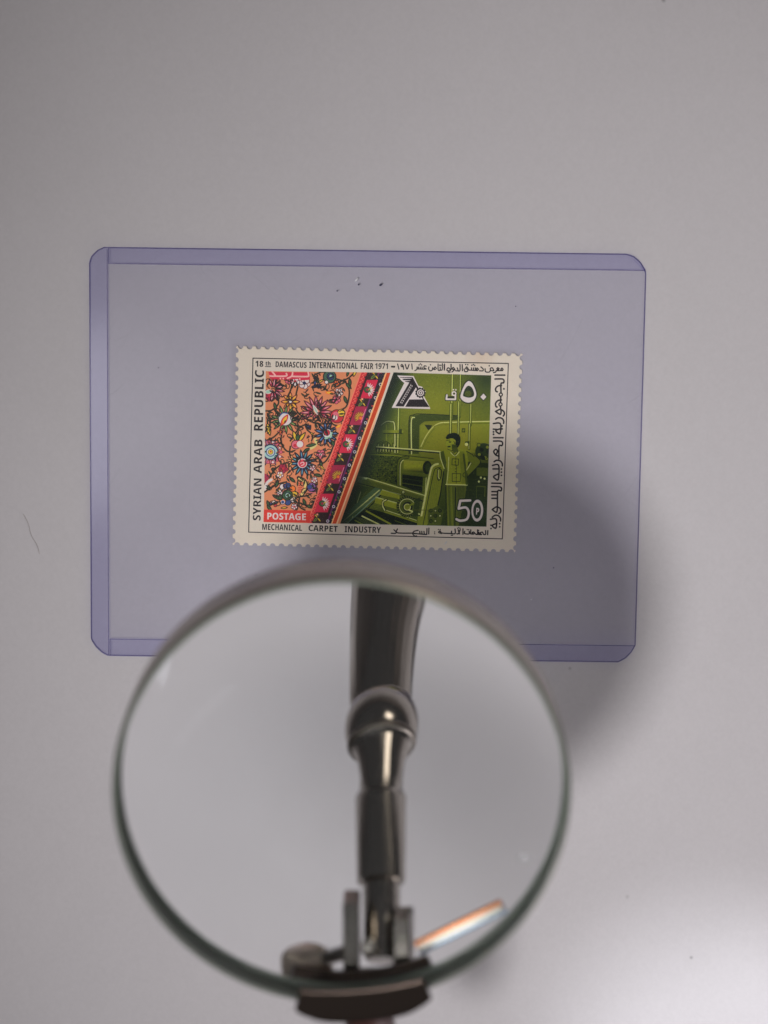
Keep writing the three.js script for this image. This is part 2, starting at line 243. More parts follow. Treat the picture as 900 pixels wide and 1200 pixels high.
  { const p = d4(560, 620), g = c.createRadialGradient(...p, 10, ...p, 330); g.addColorStop(0, ink(150, 140, 30, 0.5)); g.addColorStop(1, ink(140, 130, 30, 0)); c.fillStyle = g; c.fillRect(...d4(300, 450), 700, 300); }
  // pipes
  for (const [x, y0, y1, w] of [[557, 60, 420, 12], [545, 300, 560, 12], [622, 60, 400, 9], [608, 280, 600, 9], [706, 300, 470, 9], [694, 460, 660, 10], [122, 330, 690, 14]]) { stroke(d4, [[x, y0], [x - (y1 - y0) * 0.02, y1]], w + 10, G(0.25), false); stroke(d4, [[x, y0], [x - (y1 - y0) * 0.02, y1]], w, G(0.75), false); stroke(d4, [[x - 2, y0], [x - 2 - (y1 - y0) * 0.02, y1]], w * 0.35, HI, false); }
  stroke(d4, [[-20, 470], [20, 442], [60, 442], [88, 470], [92, 690]], 16, DK); stroke(d4, [[-20, 470], [20, 442], [60, 442], [88, 470], [92, 690]], 9, HI); stroke(d4, [[22, 470], [22, 690]], 8, G(0.8), false); stroke(d4, [[0, 520], [150, 522]], 22, G(0.75), false); stroke(d4, [[0, 536], [150, 538]], 6, DK, false); fill(d4, [[125, 500], [148, 502], [146, 540], [122, 540]], G(0.2));
  fill(d4, [[632, 494], [660, 495], [658, 528], [630, 526]], G(0.15)); fill(d4, [[638, 502], [654, 502], [652, 520], [636, 520]], G(0.6));
  // cams at the back left
  for (let i = 0; i < 9; i++) { disc(d5, 120, 92, 20 + i * 5, null, 4, i % 2 ? DK : G(0.55)); } for (let i = 0; i < 16; i++) stroke(d5, [[75 + i * 9, 50 + (i % 4) * 12], [68 + i * 10, 110]], 4, i % 2 ? HI : DK, false);
  disc(d5, 820, 110, 60, G(0.15)); for (let i = 0; i < 10; i++) disc(d5, 820 + Math.cos(i) * 34, 110 + Math.sin(i * 1.7) * 50, 13, i % 2 ? G(0.7) : DK, 4, DK); fill(d5, [[690, 40], [720, 38], [716, 70], [690, 72]], G(0.2)); disc(d5, 700, 60, 12, HI);
  fill(d5, [[690, 180], [860, 190], [850, 640], [690, 640]], G(0.12)); fill(d5, [[770, 220], [850, 224], [848, 280], [770, 276]], G(0.4)); stroke(d5, [[770, 350], [830, 352], [826, 420]], 7, G(0.4), false); stroke(d5, [[770, 350], [768, 430]], 6, G(0.3), false); for (const [x, y] of [[800, 290], [826, 298], [786, 318]]) disc(d5, x, y, 9, HI, 3, DK);
  // long rail
  stroke(d5, [[70, 82], [300, 98], [520, 116]], 18, DK, false); stroke(d5, [[70, 78], [300, 94], [520, 112]], 9, HI, false);
  // roll of woven cloth
  fill(d5, [[-40, 130], [60, 132], [240, 146], [240, 350], [120, 320], [-40, 300]], G(0.24)); for (let i = 0; i < 420; i++) { const x = -20 + rnd() * 250, y = 140 + rnd() * 185; disc(d5, x, y, 2 + rnd() * 5, [DK, G(0.5), G(0.36), HI][i % 4 === 3 && i % 8 ? 2 : i % 4]); }
  stroke(d5, [[-40, 128], [200, 138], [470, 172]], 10, G(0.7), false); stroke(d5, [[-40, 120], [200, 130], [470, 160]], 4, DK, false);
  stroke(d5, [[222, 345], [224, 200], [246, 160], [290, 150]], 22, DK); stroke(d5, [[222, 345], [224, 200], [246, 160], [290, 150]], 14, G(0.5)); stroke(d5, [[236, 345], [238, 205], [258, 170]], 6, HI);
  // drum
  fill(d5, [[262, 172], [420, 180], [415, 260], [258, 242]], G(0.95)); { const g = c.createLinearGradient(...d5(300, 170), ...d5(300, 256)); g.addColorStop(0, ink(150, 150, 60, 0.8)); g.addColorStop(0.5, ink(130, 126, 24, 0)); g.addColorStop(1, ink(30, 44, 18, 0.9)); trace(d5, [[262, 172], [420, 180], [415, 260], [258, 242]], false, true); c.fillStyle = g; c.fill(); }
  oval(d5, 425, 222, 32, 48, 0, DK); oval(d5, 430, 222, 18, 34, 0, G(0.2)); fill(d5, [[250, 268], [420, 290], [400, 400], [250, 350]], DK);
  for (let i = 0; i < 4; i++) stroke(d5, [[250, 262 + i * 34], [420, 284 + i * 36]], 5, i % 2 ? G(0.2) : G(0.45), false);
  fill(d5, [[396, 290], [420, 292], [412, 430], [388, 430]], G(0.5)); stroke(d5, [[418, 292], [410, 430]], 5, HI, false);
  // long beams running down to the left
  fill(d5, [[-60, 290], [0, 296], [410, 420], [395, 450], [-60, 330]], G(0.55)); stroke(d5, [[-60, 286], [0, 294], [410, 416]], 7, HI, false); stroke(d5, [[-60, 330], [390, 450]], 6, DK, false);
  fill(d5, [[-200, 400], [-60, 345], [110, 372], [-40, 520], [-200, 640]], G(0.3)); for (let i = 0; i < 5; i++) stroke(d5, [[-190 + i * 30, 600 - i * 8], [80 - i * 40, 380 + i * 4]], 5, [HI, DK, G(0.5)][i % 3], false);
  fill(d5, [[-200, 640], [-170, 560], [60, 360], [112, 372], [60, 430], [-60, 530], [-190, 640]], ink(70, 96, 60)); stroke(d5, [[-180, 610], [90, 380]], 8, HI, false); stroke(d5, [[-150, 625], [110, 388]], 8, ink(100, 130, 110), false); stroke(d5, [[-120, 640], [112, 402]], 9, DK, false);
  fill(d5, [[110, 378], [230, 412], [232, 442], [90, 410]], G(0.92)); stroke(d5, [[112, 376], [240, 410]], 5, HI, false); fill(d5, [[64, 430], [250, 482], [244, 520], [56, 470]], G(0.9)); stroke(d5, [[66, 428], [250, 478]], 6, HI, false);
  stroke(d5, [[140, 446], [118, 458], [116, 490], [132, 520]], 18, DK); stroke(d5, [[138, 446], [116, 460], [114, 490], [128, 518]], 9, HI);
  fill(d5, [[-120, 600], [0, 500], [360, 600], [350, 660], [-140, 660]], DK); for (const [x0, y0, x1, y1, w, col] of [[0, 525, 170, 615, 12, G(0.75)], [-30, 560, 90, 618, 10, HI], [130, 530, 350, 600, 12, G(0.7)], [140, 520, 350, 588, 5, HI], [-80, 590, 20, 640, 9, G(0.6)], [200, 590, 330, 640, 6, G(0.4)]]) stroke(d5, [[x0, y0], [x1, y1]], w, col, false);
  // toothed wheel
  disc(d5, 285, 492, 76, DK); for (let i = 0; i < 26; i++) { const t = (i * 6.2832) / 26; stroke(d5, [[285 + Math.cos(t) * 58, 492 + Math.sin(t) * 62], [285 + Math.cos(t) * 74, 492 + Math.sin(t) * 78]], 7, G(0.5), false); }
  disc(d5, 285, 492, 54, G(0.4), 5, HI); disc(d5, 288, 494, 36, DK); disc(d5, 286, 496, 22, G(0.7), 5, HI); stroke(d5, [[286, 492], [356, 460]], 14, G(0.65), false); stroke(d5, [[296, 516], [370, 545]], 10, HI, false); disc(d5, 258, 392, 11, HI, 4, DK); fill(d5, [[340, 440], [380, 430], [360, 560], [320, 560]], G(0.2));
  // upright arm of the machine
  fill(d5, [[362, 625], [392, 480], [440, 250], [462, 206], [500, 190], [534, 206], [542, 250], [520, 400], [500, 480], [420, 630]], G(0.72)); stroke(d5, [[372, 620], [400, 480], [448, 250], [470, 208], [500, 196]], 14, HI); stroke(d5, [[396, 620], [424, 480], [470, 260], [490, 226], [520, 222]], 5, DK); stroke(d5, [[540, 250], [518, 400], [500, 480]], 8, DK);
  stroke(d5, [[500, 235], [496, 285], [505, 310], [520, 290], [524, 240], [508, 228]], 7, DK); stroke(d5, [[504, 240], [502, 285], [512, 300]], 5, HI); fill(d5, [[430, 520], [500, 486], [540, 520], [520, 620], [430, 620]], G(0.4)); for (let i = 0; i < 8; i++) disc(d5, 450 + (i % 3) * 32, 520 + Math.floor(i / 3) * 36, 12 - (i % 2) * 4, i % 2 ? HI : G(0.25), 4, DK); fill(d5, [[360, 560], [400, 560], [384, 640], [352, 640]], G(0.7));
  // the worker
  fill(d5, [[552, 340], [700, 345], [690, 420], [640, 640], [556, 640], [560, 480]], G(0.46)); stroke(d5, [[566, 345], [574, 640]], 8, G(0.7), false); stroke(d5, [[590, 360], [600, 640]], 16, G(0.62), false); stroke(d5, [[624, 360], [618, 640]], 7, DK, false); stroke(d5, [[555, 345], [560, 640]], 5, DK, false);
  fill(d5, [[516, 112], [545, 100], [600, 96], [660, 92], [720, 104], [752, 140], [712, 180], [700, 260], [706, 342], [556, 340], [566, 240], [556, 200], [540, 236], [514, 160]], G(0.8));
  fill(d5, [[512, 116], [540, 104], [560, 190], [548, 232], [530, 200]], G(0.36)); stroke(d5, [[514, 112], [520, 160], [544, 228]], 6, HI); fill(d5, [[700, 106], [756, 130], [800, 168], [790, 205], [700, 292], [676, 276], [690, 250], [740, 190], [712, 170]], G(0.6)); stroke(d5, [[756, 134], [796, 172], [784, 206], [702, 290]], 6, DK); stroke(d5, [[730, 190], [690, 256]], 7, HI); stroke(d5, [[700, 108], [740, 130], [752, 146]], 5, DK);
  disc(d5, 690, 272, 16, G(0.72), 4, DK); stroke(d5, [[600, 160], [646, 162], [642, 205], [598, 202], [600, 160]], 4, DK, false); stroke(d5, [[600, 262], [660, 264], [656, 318], [600, 318], [600, 262]], 4, DK, false); stroke(d5, [[590, 118], [620, 140], [650, 112]], 6, HI); stroke(d5, [[576, 150], [572, 240], [562, 335]], 5, HI); stroke(d5, [[556, 338], [704, 342]], 8, HI, false); stroke(d5, [[680, 130], [694, 250], [700, 335]], 14, G(0.36)); stroke(d5, [[630, 206], [628, 330]], 3, DK, false);
  fill(d5, [[562, 40], [572, 10], [600, -2], [634, 6], [644, 40], [630, 80], [600, 104], [570, 96], [560, 70], [552, 62]], G(0.85)); fill(d5, [[556, 14], [572, -10], [620, -20], [654, 4], [656, 50], [636, 84], [622, 60], [624, 34], [600, 18], [566, 24]], DK, true); fill(d5, [[576, 40], [594, 40], [592, 48], [576, 48]], DK); fill(d5, [[566, 72], [590, 70], [588, 80], [568, 82]], DK); fill(d5, [[596, 60], [634, 66], [628, 90], [600, 104]], G(0.3)); fill(d5, [[600, 92], [634, 80], [644, 104], [610, 124]], G(0.4));
  for (const [x0, y0, x1, y1, n, dx, dy, col, w] of [
    [262, 180, 416, 188, 9, -0.4, 8.6, ink(60, 70, 20, 0.5), 2.2], [0, 312, 400, 430, 5, 0, 7, DK, 1.8], [560, 350, 566, 630, 5, 7, 0, ink(40, 56, 18, 0.7), 2], [640, 350, 640, 560, 7, 7, 0, ink(24, 40, 16, 0.75), 2.4], [652, 110, 668, 330, 7, 5, 0, ink(40, 56, 18, 0.6), 2],
    [444, 300, 410, 600, 6, 12, 2, ink(70, 80, 24, 0.55), 2], [110, 388, 228, 420, 5, -3, 6, ink(50, 60, 20, 0.7), 2], [62, 440, 248, 492, 5, -1, 7, ink(50, 60, 20, 0.7), 2], [-60, 420, 60, 384, 9, 6, 14, ink(120, 126, 50, 0.6), 2], [-100, 560, 60, 600, 6, 14, 9, ink(110, 120, 50, 0.7), 2.4], [700, 300, 850, 306, 12, -1, 26, ink(70, 84, 30, 0.5), 2.2], [250, 300, 400, 322, 3, 0, 24, ink(60, 70, 26, 0.6), 2],
    [310, 520, 470, 522, 9, 3, -1, ink(80, 86, 20, 0.3), 1.6], [30, 160, 200, 166, 12, 0, 13, ink(110, 116, 50, 0.45), 2],
  ]) for (let i = 0; i < n; i++) stroke(d5, [[x0 + dx * i, y0 + dy * i], [x1 + dx * i, y1 + dy * i]], w, col, false);
  stroke(d5, [[568, 92], [584, 100], [604, 104]], 4, DK); stroke(d5, [[560, 34], [584, 30]], 4, DK, false); stroke(d5, [[610, 40], [618, 48], [612, 62]], 4, DK); stroke(d5, [[596, 110], [618, 136], [640, 108]], 4, DK); stroke(d5, [[626, 140], [624, 210]], 3, DK, false); for (const [x, y] of [[620, 182], [628, 290], [625, 230], [624, 250]]) disc(d5, x, y, 3.5, DK);
  // engraver's texture and the shade along the carpet edge
  for (let i = 0; i < 5200; i++) { const [x, y] = b(-140 + rnd() * 820, 195 + rnd() * 815), t = rnd() * 6.3, l = 3 + rnd() * 14; c.strokeStyle = rnd() < 0.5 ? ink(16, 34, 16, 0.16) : ink(190, 190, 90, 0.13); c.lineWidth = 1 + rnd() * 2.4; c.beginPath(); c.moveTo(x, y); c.lineTo(x + Math.cos(t) * l, y + Math.sin(t) * l); c.stroke(); }
  { const p = c3(640, 38), q = c3(229, 1152), nx = -(q[1] - p[1]), ny = q[0] - p[0], n = Math.hypot(nx, ny), g = c.createLinearGradient(p[0], p[1], p[0] - (nx / n) * 150, p[1] - (ny / n) * 150); g.addColorStop(0, ink(12, 22, 16, 1)); g.addColorStop(0.3, ink(14, 28, 20, 0.8)); g.addColorStop(1, ink(20, 40, 24, 0)); trace(c3, [[640, 30], [860, 30], [500, 1160], [229, 1160]], false, true); c.fillStyle = g; c.fill(); }
  c.restore();
  // fair emblem
  const e = Z(455, 435, 18);
  fill(e, [[195, 92], [540, 105], [640, 310], [720, 330], [800, 440], [760, 530], [890, 775], [885, 795], [80, 770], [345, 250], [285, 205]], WHITE);
  fill(e, [[245, 128], [520, 130], [640, 350], [740, 560], [872, 752], [365, 748], [448, 597], [735, 592], [590, 345], [330, 742], [160, 738], [450, 240], [370, 225], [355, 215], [470, 205], [470, 196], [330, 192], [300, 165], [500, 160], [500, 150], [265, 140]], BLACK);
  fill(e, [[585, 345], [450, 592], [738, 592]], WHITE);
  for (let i = 0; i < 9; i++) { const x = 500 - i * 26, y = 300 + i * 44; stroke(e, [[x - 14, y - 26], [x - 30, y + 14], [x + 14, y + 4], [x + 4, y + 36]], 9, WHITE, false); }
  for (let i = 0; i < 11; i++) { const t = (i * 6.2832) / 11; disc(e, 685 + Math.cos(t) * 88, 455 + Math.sin(t) * 88, 24, BLACK); } disc(e, 685, 455, 92, BLACK); disc(e, 685, 455, 72, WHITE); disc(e, 685, 455, 44, null, 14, BLACK); disc(e, 685, 455, 17, BLACK);
  // value in both numerals
  const n5 = Z(515, 440, 15), egg = [[528, 100], [585, 150], [640, 280], [642, 370], [595, 445], [510, 475], [425, 450], [372, 385], [385, 300], [440, 170], [485, 115]], hole = [[520, 182], [575, 220], [608, 310], [595, 365], [520, 388], [440, 370], [415, 345], [440, 260], [478, 200]];
  trace(n5, egg, true, true); c.lineWidth = 44 * n5.k; c.strokeStyle = ink(26, 36, 20, 0.75); c.stroke(); fill(n5, egg, WHITE, true); fill(n5, hole, ink(32, 44, 22), true); oval(n5, 505, 320, 60, 52, 0, ink(66, 76, 20));
  const dia = [[772, 316], [825, 374], [772, 432], [718, 376]], fe = [[128, 345], [112, 425], [296, 432], [296, 290], [240, 292], [225, 340], [262, 348]];
  stroke(n5, dia, 30, ink(26, 36, 20, 0.75), false, true); fill(n5, dia, WHITE); stroke(n5, [[128, 350], [122, 418], [280, 420], [284, 300]], 60, ink(26, 36, 20, 0.7), false); stroke(n5, [[134, 345], [124, 416], [282, 418], [282, 345]], 30, WHITE, false); disc(n5, 258, 318, 32, null, 22, WHITE); disc(n5, 248, 250, 13, WHITE); disc(n5, 290, 252, 13, WHITE); fill(n5, [[150, 370], [230, 360], [262, 372], [262, 392], [148, 392]], ink(26, 30, 18));
  for (const [w, col] of [[26, ink(24, 38, 20, 0.8)], [13, WHITE]]) { stroke(b, [[558, 876], [505, 878], [496, 918]], w, col, false); stroke(b, [[496, 920], [535, 914], [550, 940], [540, 975], [505, 984], [484, 976]], w, col); }
  oval(b, 596, 930, 34, 62, 0, WHITE, 10, ink(24, 38, 20, 0.8)); oval(b, 596, 930, 32, 60, 0, WHITE); oval(b, 595, 930, 21, 44, 0, ink(30, 46, 26)); words(b, 'P', 586, 950, 606, 951, 36, WHITE);

  // ---------------- frame and lettering
  const bb = 761.5; stroke(a, [[146, 116], [bb + 764, 144], [bb + 730, 1080], [126, 1049]], 5, BLACK, false, true);
  words(a, '18', 158, 161, 203, 162, 31, BLACK); words(a, 'th', 213, 155, 243, 156, 22, BLACK); stroke(a, [[213, 161], [243, 162]], 4, BLACK, false);
  words(a, 'DAMASCUS', 266, 163, 438, 168, 30, BLACK); words(a, 'INTERNATIONAL', 450, 168, 714, 173, 32, BLACK); words(a, 'FAIR', 727, 173, 798, 175, 32, BLACK); words(b, '1971', 44, 172, 120, 174, 30, BLACK); stroke(b, [[134, 160], [152, 160]], 6, BLACK, false);
  words(a, 'SYRIAN', 190, 990, 195, 757, 42, BLACK, 0); words(a, 'ARAB', 195, 735, 199, 550, 44, BLACK, 0); words(a, 'REPUBLIC', 200, 512, 206, 178, 48, BLACK, 0);
  words(a, 'MECHANICAL', 196, 1036, 415, 1041, 32, BLACK); words(a, 'CARPET', 447, 1041, 607, 1046, 32, BLACK); words(a, 'INDUSTRY', 643, 1047, 839, 1051, 33, BLACK);
  const t2 = Z(520, 418, 11.25), t1 = Z(450, 418, 11.25), pen = (f, w, lines, dots, r) => { for (const l of lines) stroke(f, l, w, BLACK); for (const [x, y] of dots) disc(f, x, y, r ?? w * 0.62, BLACK); };
  pen(t2, 15, [[[782, 170], [765, 152], [752, 172], [775, 184], [700, 186]], [[730, 160], [712, 148], [700, 165], [722, 172], [690, 188]], [[690, 186], [682, 205], [655, 212]], [[660, 186], [640, 150], [612, 160], [625, 186], [660, 186]], [[616, 180], [598, 205], [552, 200], [545, 162]], [[490, 138], [518, 162], [516, 188], [472, 188]], [[458, 170], [442, 152], [428, 170], [446, 184], [330, 178]], [[420, 176], [416, 150]], [[396, 176], [392, 150]], [[370, 176], [366, 150]], [[330, 178], [306, 138], [290, 160], [318, 168], [312, 196], [280, 198], [270, 165]], [[245, 108], [247, 188]], [[216, 106], [216, 180], [196, 190], [180, 150]], [[196, 190], [160, 188]], [[150, 176], [130, 146], [112, 165], [138, 178], [110, 204]], [[98, 104], [96, 176], [68, 150], [48, 160], [48, 186], [88, 188]], [[8, 112], [10, 178]]], [[600, 122], [372, 116], [392, 106], [408, 118], [290, 106], [318, 108], [62, 206], [82, 207], [100, 110]]);
  pen(t1, 14, [[[800, 100], [800, 178]], [[772, 96], [770, 172], [750, 180], [718, 178], [716, 100]], [[745, 178], [742, 140]], [[694, 160], [678, 138], [664, 158], [680, 170], [655, 168], [645, 150]], [[645, 148], [636, 182], [606, 186], [590, 160], [596, 138]], [[560, 128], [536, 124], [530, 148], [556, 166], [440, 164]], [[508, 164], [504, 140]], [[484, 164], [480, 140]], [[460, 164], [456, 140]], [[440, 140], [436, 170], [412, 186]], [[370, 100], [376, 166]], [[284, 104], [308, 166], [334, 106]], [[256, 124], [240, 106], [228, 124], [244, 136], [256, 122], [262, 168]], [[184, 100], [200, 166]], [[106, 140], [142, 141]]], [[616, 110], [466, 112], [484, 98], [500, 112], [736, 116], [752, 116]]);
  const v1 = Z(570, 430, 15), v2 = Z(570, 500, 9.6);
  pen(v1, 27, [[[150, 145], [320, 146]], [[150, 213], [275, 213], [306, 240], [298, 280], [255, 296], [254, 455]], [[262, 328], [200, 336], [160, 380], [166, 425], [190, 436]], [[250, 515], [246, 620]], [[262, 578], [200, 588], [160, 636], [166, 690], [186, 700]], [[245, 690], [246, 742]], [[158, 778], [246, 742], [242, 826], [158, 778]], [[250, 742], [302, 778], [312, 826], [292, 856]], [[160, 912], [205, 886], [268, 898], [300, 942], [298, 985]], [[120, 988], [240, 990], [238, 1155], [178, 1136], [168, 1104], [236, 1080]], [[118, 1085], [180, 1090]]], [[305, 385], [270, 1030], [270, 1080], [122, 1132], [122, 1175]], 17); disc(v1, 250, 485, 28, null, 20); disc(v1, 245, 655, 28, null, 20);
  pen(v2, 17, [[[78, 118], [185, 118]], [[78, 155], [155, 155], [178, 172], [172, 204], [140, 214], [138, 352]], [[138, 322], [104, 310], [80, 272], [104, 246], [122, 268], [108, 300]], [[84, 384], [112, 368], [150, 374], [174, 402], [176, 430]], [[66, 425], [134, 426], [130, 578], [92, 568], [80, 546], [130, 520]], [[72, 464], [130, 464]], [[58, 622], [162, 624]], [[54, 660], [138, 662], [166, 676], [160, 706], [124, 714], [120, 880]], [[58, 716], [122, 716]], [[58, 752], [120, 752]], [[58, 790], [120, 790]], [[62, 914], [114, 884], [110, 944], [62, 914]], [[118, 884], [152, 904], [156, 940], [136, 960]], [[62, 1000], [92, 978], [130, 982], [154, 1012], [154, 1040]], [[42, 1022], [106, 1022], [104, 1116], [72, 1106], [66, 1086], [104, 1070]]], [[165, 465], [165, 500], [165, 535], [48, 1088], [48, 1124], [145, 1070], [145, 1105]], 10);
  const bt = Z(450, 608, 6.923);
  pen(bt, 10, [[[840, 80], [838, 112]], [[822, 80], [822, 108], [806, 110], [796, 92], [776, 100], [788, 112], [742, 108]], [[768, 108], [766, 92]], [[758, 74], [756, 108], [742, 108], [726, 92], [714, 98], [726, 108], [702, 106]], [[703, 74], [701, 106]], [[690, 86], [688, 106], [654, 104], [654, 86]], [[640, 66], [640, 110]], [[618, 72], [604, 104], [590, 106]], [[602, 74], [612, 106]], [[576, 68], [576, 104], [540, 104]], [[548, 104], [548, 86]], [[540, 104], [470, 100], [456, 84], [444, 96], [468, 104]], [[366, 62], [364, 108]], [[350, 66], [348, 106], [338, 112], [240, 104]], [[328, 106], [326, 88]], [[310, 106], [308, 88]], [[294, 106], [292, 88]], [[278, 80], [246, 88], [236, 108], [252, 126], [266, 124]], [[240, 102], [112, 100], [112, 70]], [[84, 76], [100, 92], [96, 104], [62, 104]]], [[674, 72], [686, 73], [596, 62], [606, 58], [616, 62], [546, 118], [556, 118], [442, 72], [456, 73], [412, 92], [412, 106], [254, 108], [766, 78]], 5);
  return cv;
}

// ------------------------------------------------------------------ stamp
{
  const W = 52.3, H = 36.7, r = 0.5, nx = 32, ny = 22, s = new THREE.Shape(), x0 = -W / 2, y0 = -H / 2;
  // perforated outline: a row of half-round bites along each side
  const side = (px, py, dx, dy, len, n) => {
    const st = len / n;
    for (let i = 0; i < n; i++) {
      const m = (i + 0.5) * st, rr = r * (0.92 + rnd() * 0.16), cx = px + dx * m, cy = py + dy * m, a0 = Math.atan2(-dy, -dx);
      for (let k = 0; k <= 8; k++) { const t = a0 - (Math.PI * k) / 8; s.lineTo(cx + Math.cos(t) * rr, cy + Math.sin(t) * rr * 1.0); }
      s.lineTo(px + dx * (m + st / 2 - 0.14) + (rnd() - 0.5) * 0.1 - dy * -0.03, py + dy * (m + st / 2 - 0.14) + (rnd() - 0.5) * 0.1);
    }
  };
  s.moveTo(x0, y0); side(x0, y0, 1, 0, W, nx); side(-x0, y0, 0, 1, H, ny); side(-x0, -y0, -1, 0, W, nx); side(x0, -y0, 0, -1, H, ny); s.closePath();
  const g = new THREE.ExtrudeGeometry(s, { depth: 0.1, bevelEnabled: false, curveSegments: 2 });
  const p = g.attributes.position, uv = g.attributes.uv;
  for (let i = 0; i < p.count; i++) uv.setXY(i, p.getX(i) / W + 0.5, p.getY(i) / H + 0.5);
  g.scale(mm, mm, mm); g.rotateX(-Math.PI / 2);
  const tex = new THREE.CanvasTexture(stampCanvas()); tex.colorSpace = THREE.SRGBColorSpace; tex.magFilter = THREE.LinearFilter;
  const m = part('postage_stamp', g, std({ map: tex, roughness: 0.75 }));
  m.position.set(-1.33 * mm, 0.47 * mm, -11.6 * mm); m.rotation.y = rad(-1.5);
  tag(m, 'perforated postage stamp with carpet and green loom picture inside the clear sleeve', 'stamp');
}

// ------------------------------------------------------------------ rigid clear card holder
{
  const t = thing('card_holder', 'rigid clear violet-tinted plastic card holder lying flat round the stamp', 'card holder', -3.4 * mm, 0, -10.2 * mm);
  t.rotation.y = rad(-0.74);
  const plastic = (r, g, b, rough = 0.16) => phys({ color: rgb(r, g, b), transmission: 1, thickness: 0, roughness: rough, ior: 1.5, specularIntensity: 0.003, side: THREE.DoubleSide });
  const scratch = (() => {                                       // fine scratches and finger marks in the plastic
    const cv = document.createElement('canvas'); cv.width = cv.height = 1024; const c = cv.getContext('2d');
    c.fillStyle = 'rgb(90,90,90)'; c.fillRect(0, 0, 1024, 1024);
    for (let i = 0; i < 60; i++) { const x = rnd() * 1024, y = rnd() * 1024, r = 30 + rnd() * 120, g = c.createRadialGradient(x, y, 2, x, y, r), v = rnd() < 0.5 ? 150 : 60; g.addColorStop(0, `rgba(${v},${v},${v},0.3)`); g.addColorStop(1, `rgba(${v},${v},${v},0)`); c.fillStyle = g; c.fillRect(x - r, y - r, 2 * r, 2 * r); }
    for (let i = 0; i < 130; i++) { const x = rnd() * 1024, y = rnd() * 1024, a = (rnd() < 0.6 ? 0.3 : 2.0) + rnd() * 0.7, l = 12 + rnd() * rnd() * 260; c.strokeStyle = `rgba(255,255,255,${0.15 + rnd() * 0.45})`; c.lineWidth = 0.7 + rnd() * 0.9; c.beginPath(); c.moveTo(x, y); c.quadraticCurveTo(x + Math.cos(a) * l * 0.5 + rnd() * 8, y + Math.sin(a) * l * 0.5, x + Math.cos(a) * l, y + Math.sin(a) * l); c.stroke(); }
    const t = new THREE.CanvasTexture(cv); t.wrapS = t.wrapT = THREE.RepeatWrapping; t.magFilter = THREE.LinearFilter; t.repeat.set(0.0105, 0.0105); t.offset.set(0.5, 0.5); return t;
  })();
  const sheetM = plastic(0.968, 0.968, 0.983, 0.1), frontM = plastic(0.968, 0.968, 0.983, 0.34), sealM = plastic(0.912, 0.911, 0.972, 0.1), beadM = plastic(0.72, 0.71, 0.83, 0.1);
  frontM.roughnessMap = scratch; sealM.specularIntensity = 0.01; beadM.specularIntensity = 0.1;
  const W = 101.3, H = 75.5, X = W / 2, Y = H / 2;
  const plate = (pts, y0, y1, bev = 0.08) => {                  // pts in mm, x right and y up in the picture
    const s = new THREE.Shape(); pts.forEach(([x, y], i) => (i ? s.lineTo(x, y) : s.moveTo(x, y))); s.closePath();
    const g = new THREE.ExtrudeGeometry(s, { depth: y1 - y0 - 2 * bev, bevelEnabled: true, bevelThickness: bev, bevelSize: bev, bevelOffset: -bev, bevelSegments: 2 });
    g.translate(0, 0, y0 + bev); g.scale(mm, mm, mm); g.rotateX(-Math.PI / 2);
    return g;
  };
  const corner = (cx, cy, sx, sy, n = 7) => { // rounded, slightly ragged cut corner; (cx, cy) is its outer corner
    const out = [], rx = sx < 0 && sy > 0 ? 2.6 : 3.1, ry = sx < 0 && sy > 0 ? 2.4 : 3.3;
    for (let k = 0; k <= n; k++) { const a = (k / n) * Math.PI / 2; out.push([cx - sx * rx * (1 - Math.cos(a)) * 0.55 - sx * 0.45 * rx * (k / n), cy - sy * ry * (1 - Math.sin(a)) * 0.55 - sy * 0.45 * ry * (1 - k / n)]); }
    return out;                                                 // from the side edge up to the top edge
  };
  const outline = [...corner(X, -Y, 1, -1).reverse(), ...corner(X, Y, 1, 1), ...corner(-X, Y, -1, 1).reverse(), ...corner(-X, -Y, -1, -1)];
  part('back_sheet', plate(outline, 0.02, 0.4), sheetM, t);
  const L = 3.35, T = 2.95, B = 3.3;
  part('front_sheet', plate([[-X + L, -Y + B + 0.04], [X - 0.1, -Y + B + 0.04], [X - 0.1, Y - T - 0.04], [-X + L, Y - T - 0.04]], 0.78, 1.12), frontM, t);
  part('seal_strip', plate([[-X + L - 0.06, -Y + 0.1], ...corner(-X + 0.05, -Y + 0.05, -1, -1).reverse(), ...corner(-X + 0.05, Y - 0.05, -1, 1), [-X + L - 0.06, Y - 0.1]], 0.41, 1.0, 0.1), sealM, t);
  part('seal_strip', plate([[-X + L + 0.12, Y - T], [X - 0.3, Y - T], ...corner(X - 0.15, Y - 0.06, 1, 1), [-X + L + 0.12, Y - 0.06]], 0.41, 1.18, 0.12), sealM, t);
  part('seal_strip', plate([[-X + L + 0.12, -Y + 0.06], ...corner(X - 0.15, -Y + 0.06, 1, -1).reverse(), [X - 0.3, -Y + B], [-X + L + 0.12, -Y + B]], 0.41, 1.18, 0.12), sealM, t);
  const bead = (name, pts, y, r, closed = false) => part(name, new THREE.TubeGeometry(new THREE.CatmullRomCurve3(pts.map(([x, z]) => V(x * mm, y * mm, -z * mm)), closed, 'catmullrom', 0.02), closed ? 220 : 40, r * mm, 6, closed), beadM, t);
  bead('cut_edge', outline.map(([x, y]) => [x * 0.9985, y * 0.998]), 0.25, 0.13, true);
  bead('seam', [[-X + L, -Y + 0.3], [-X + L, Y - 0.3]], 0.95, 0.09);
  bead('seam', [[-X + L + 0.2, Y - T], [X - 0.3, Y - T]], 1.2, 0.08); bead('seam', [[-X + L + 0.2, -Y + B], [X - 0.3, -Y + B]], 1.2, 0.07);
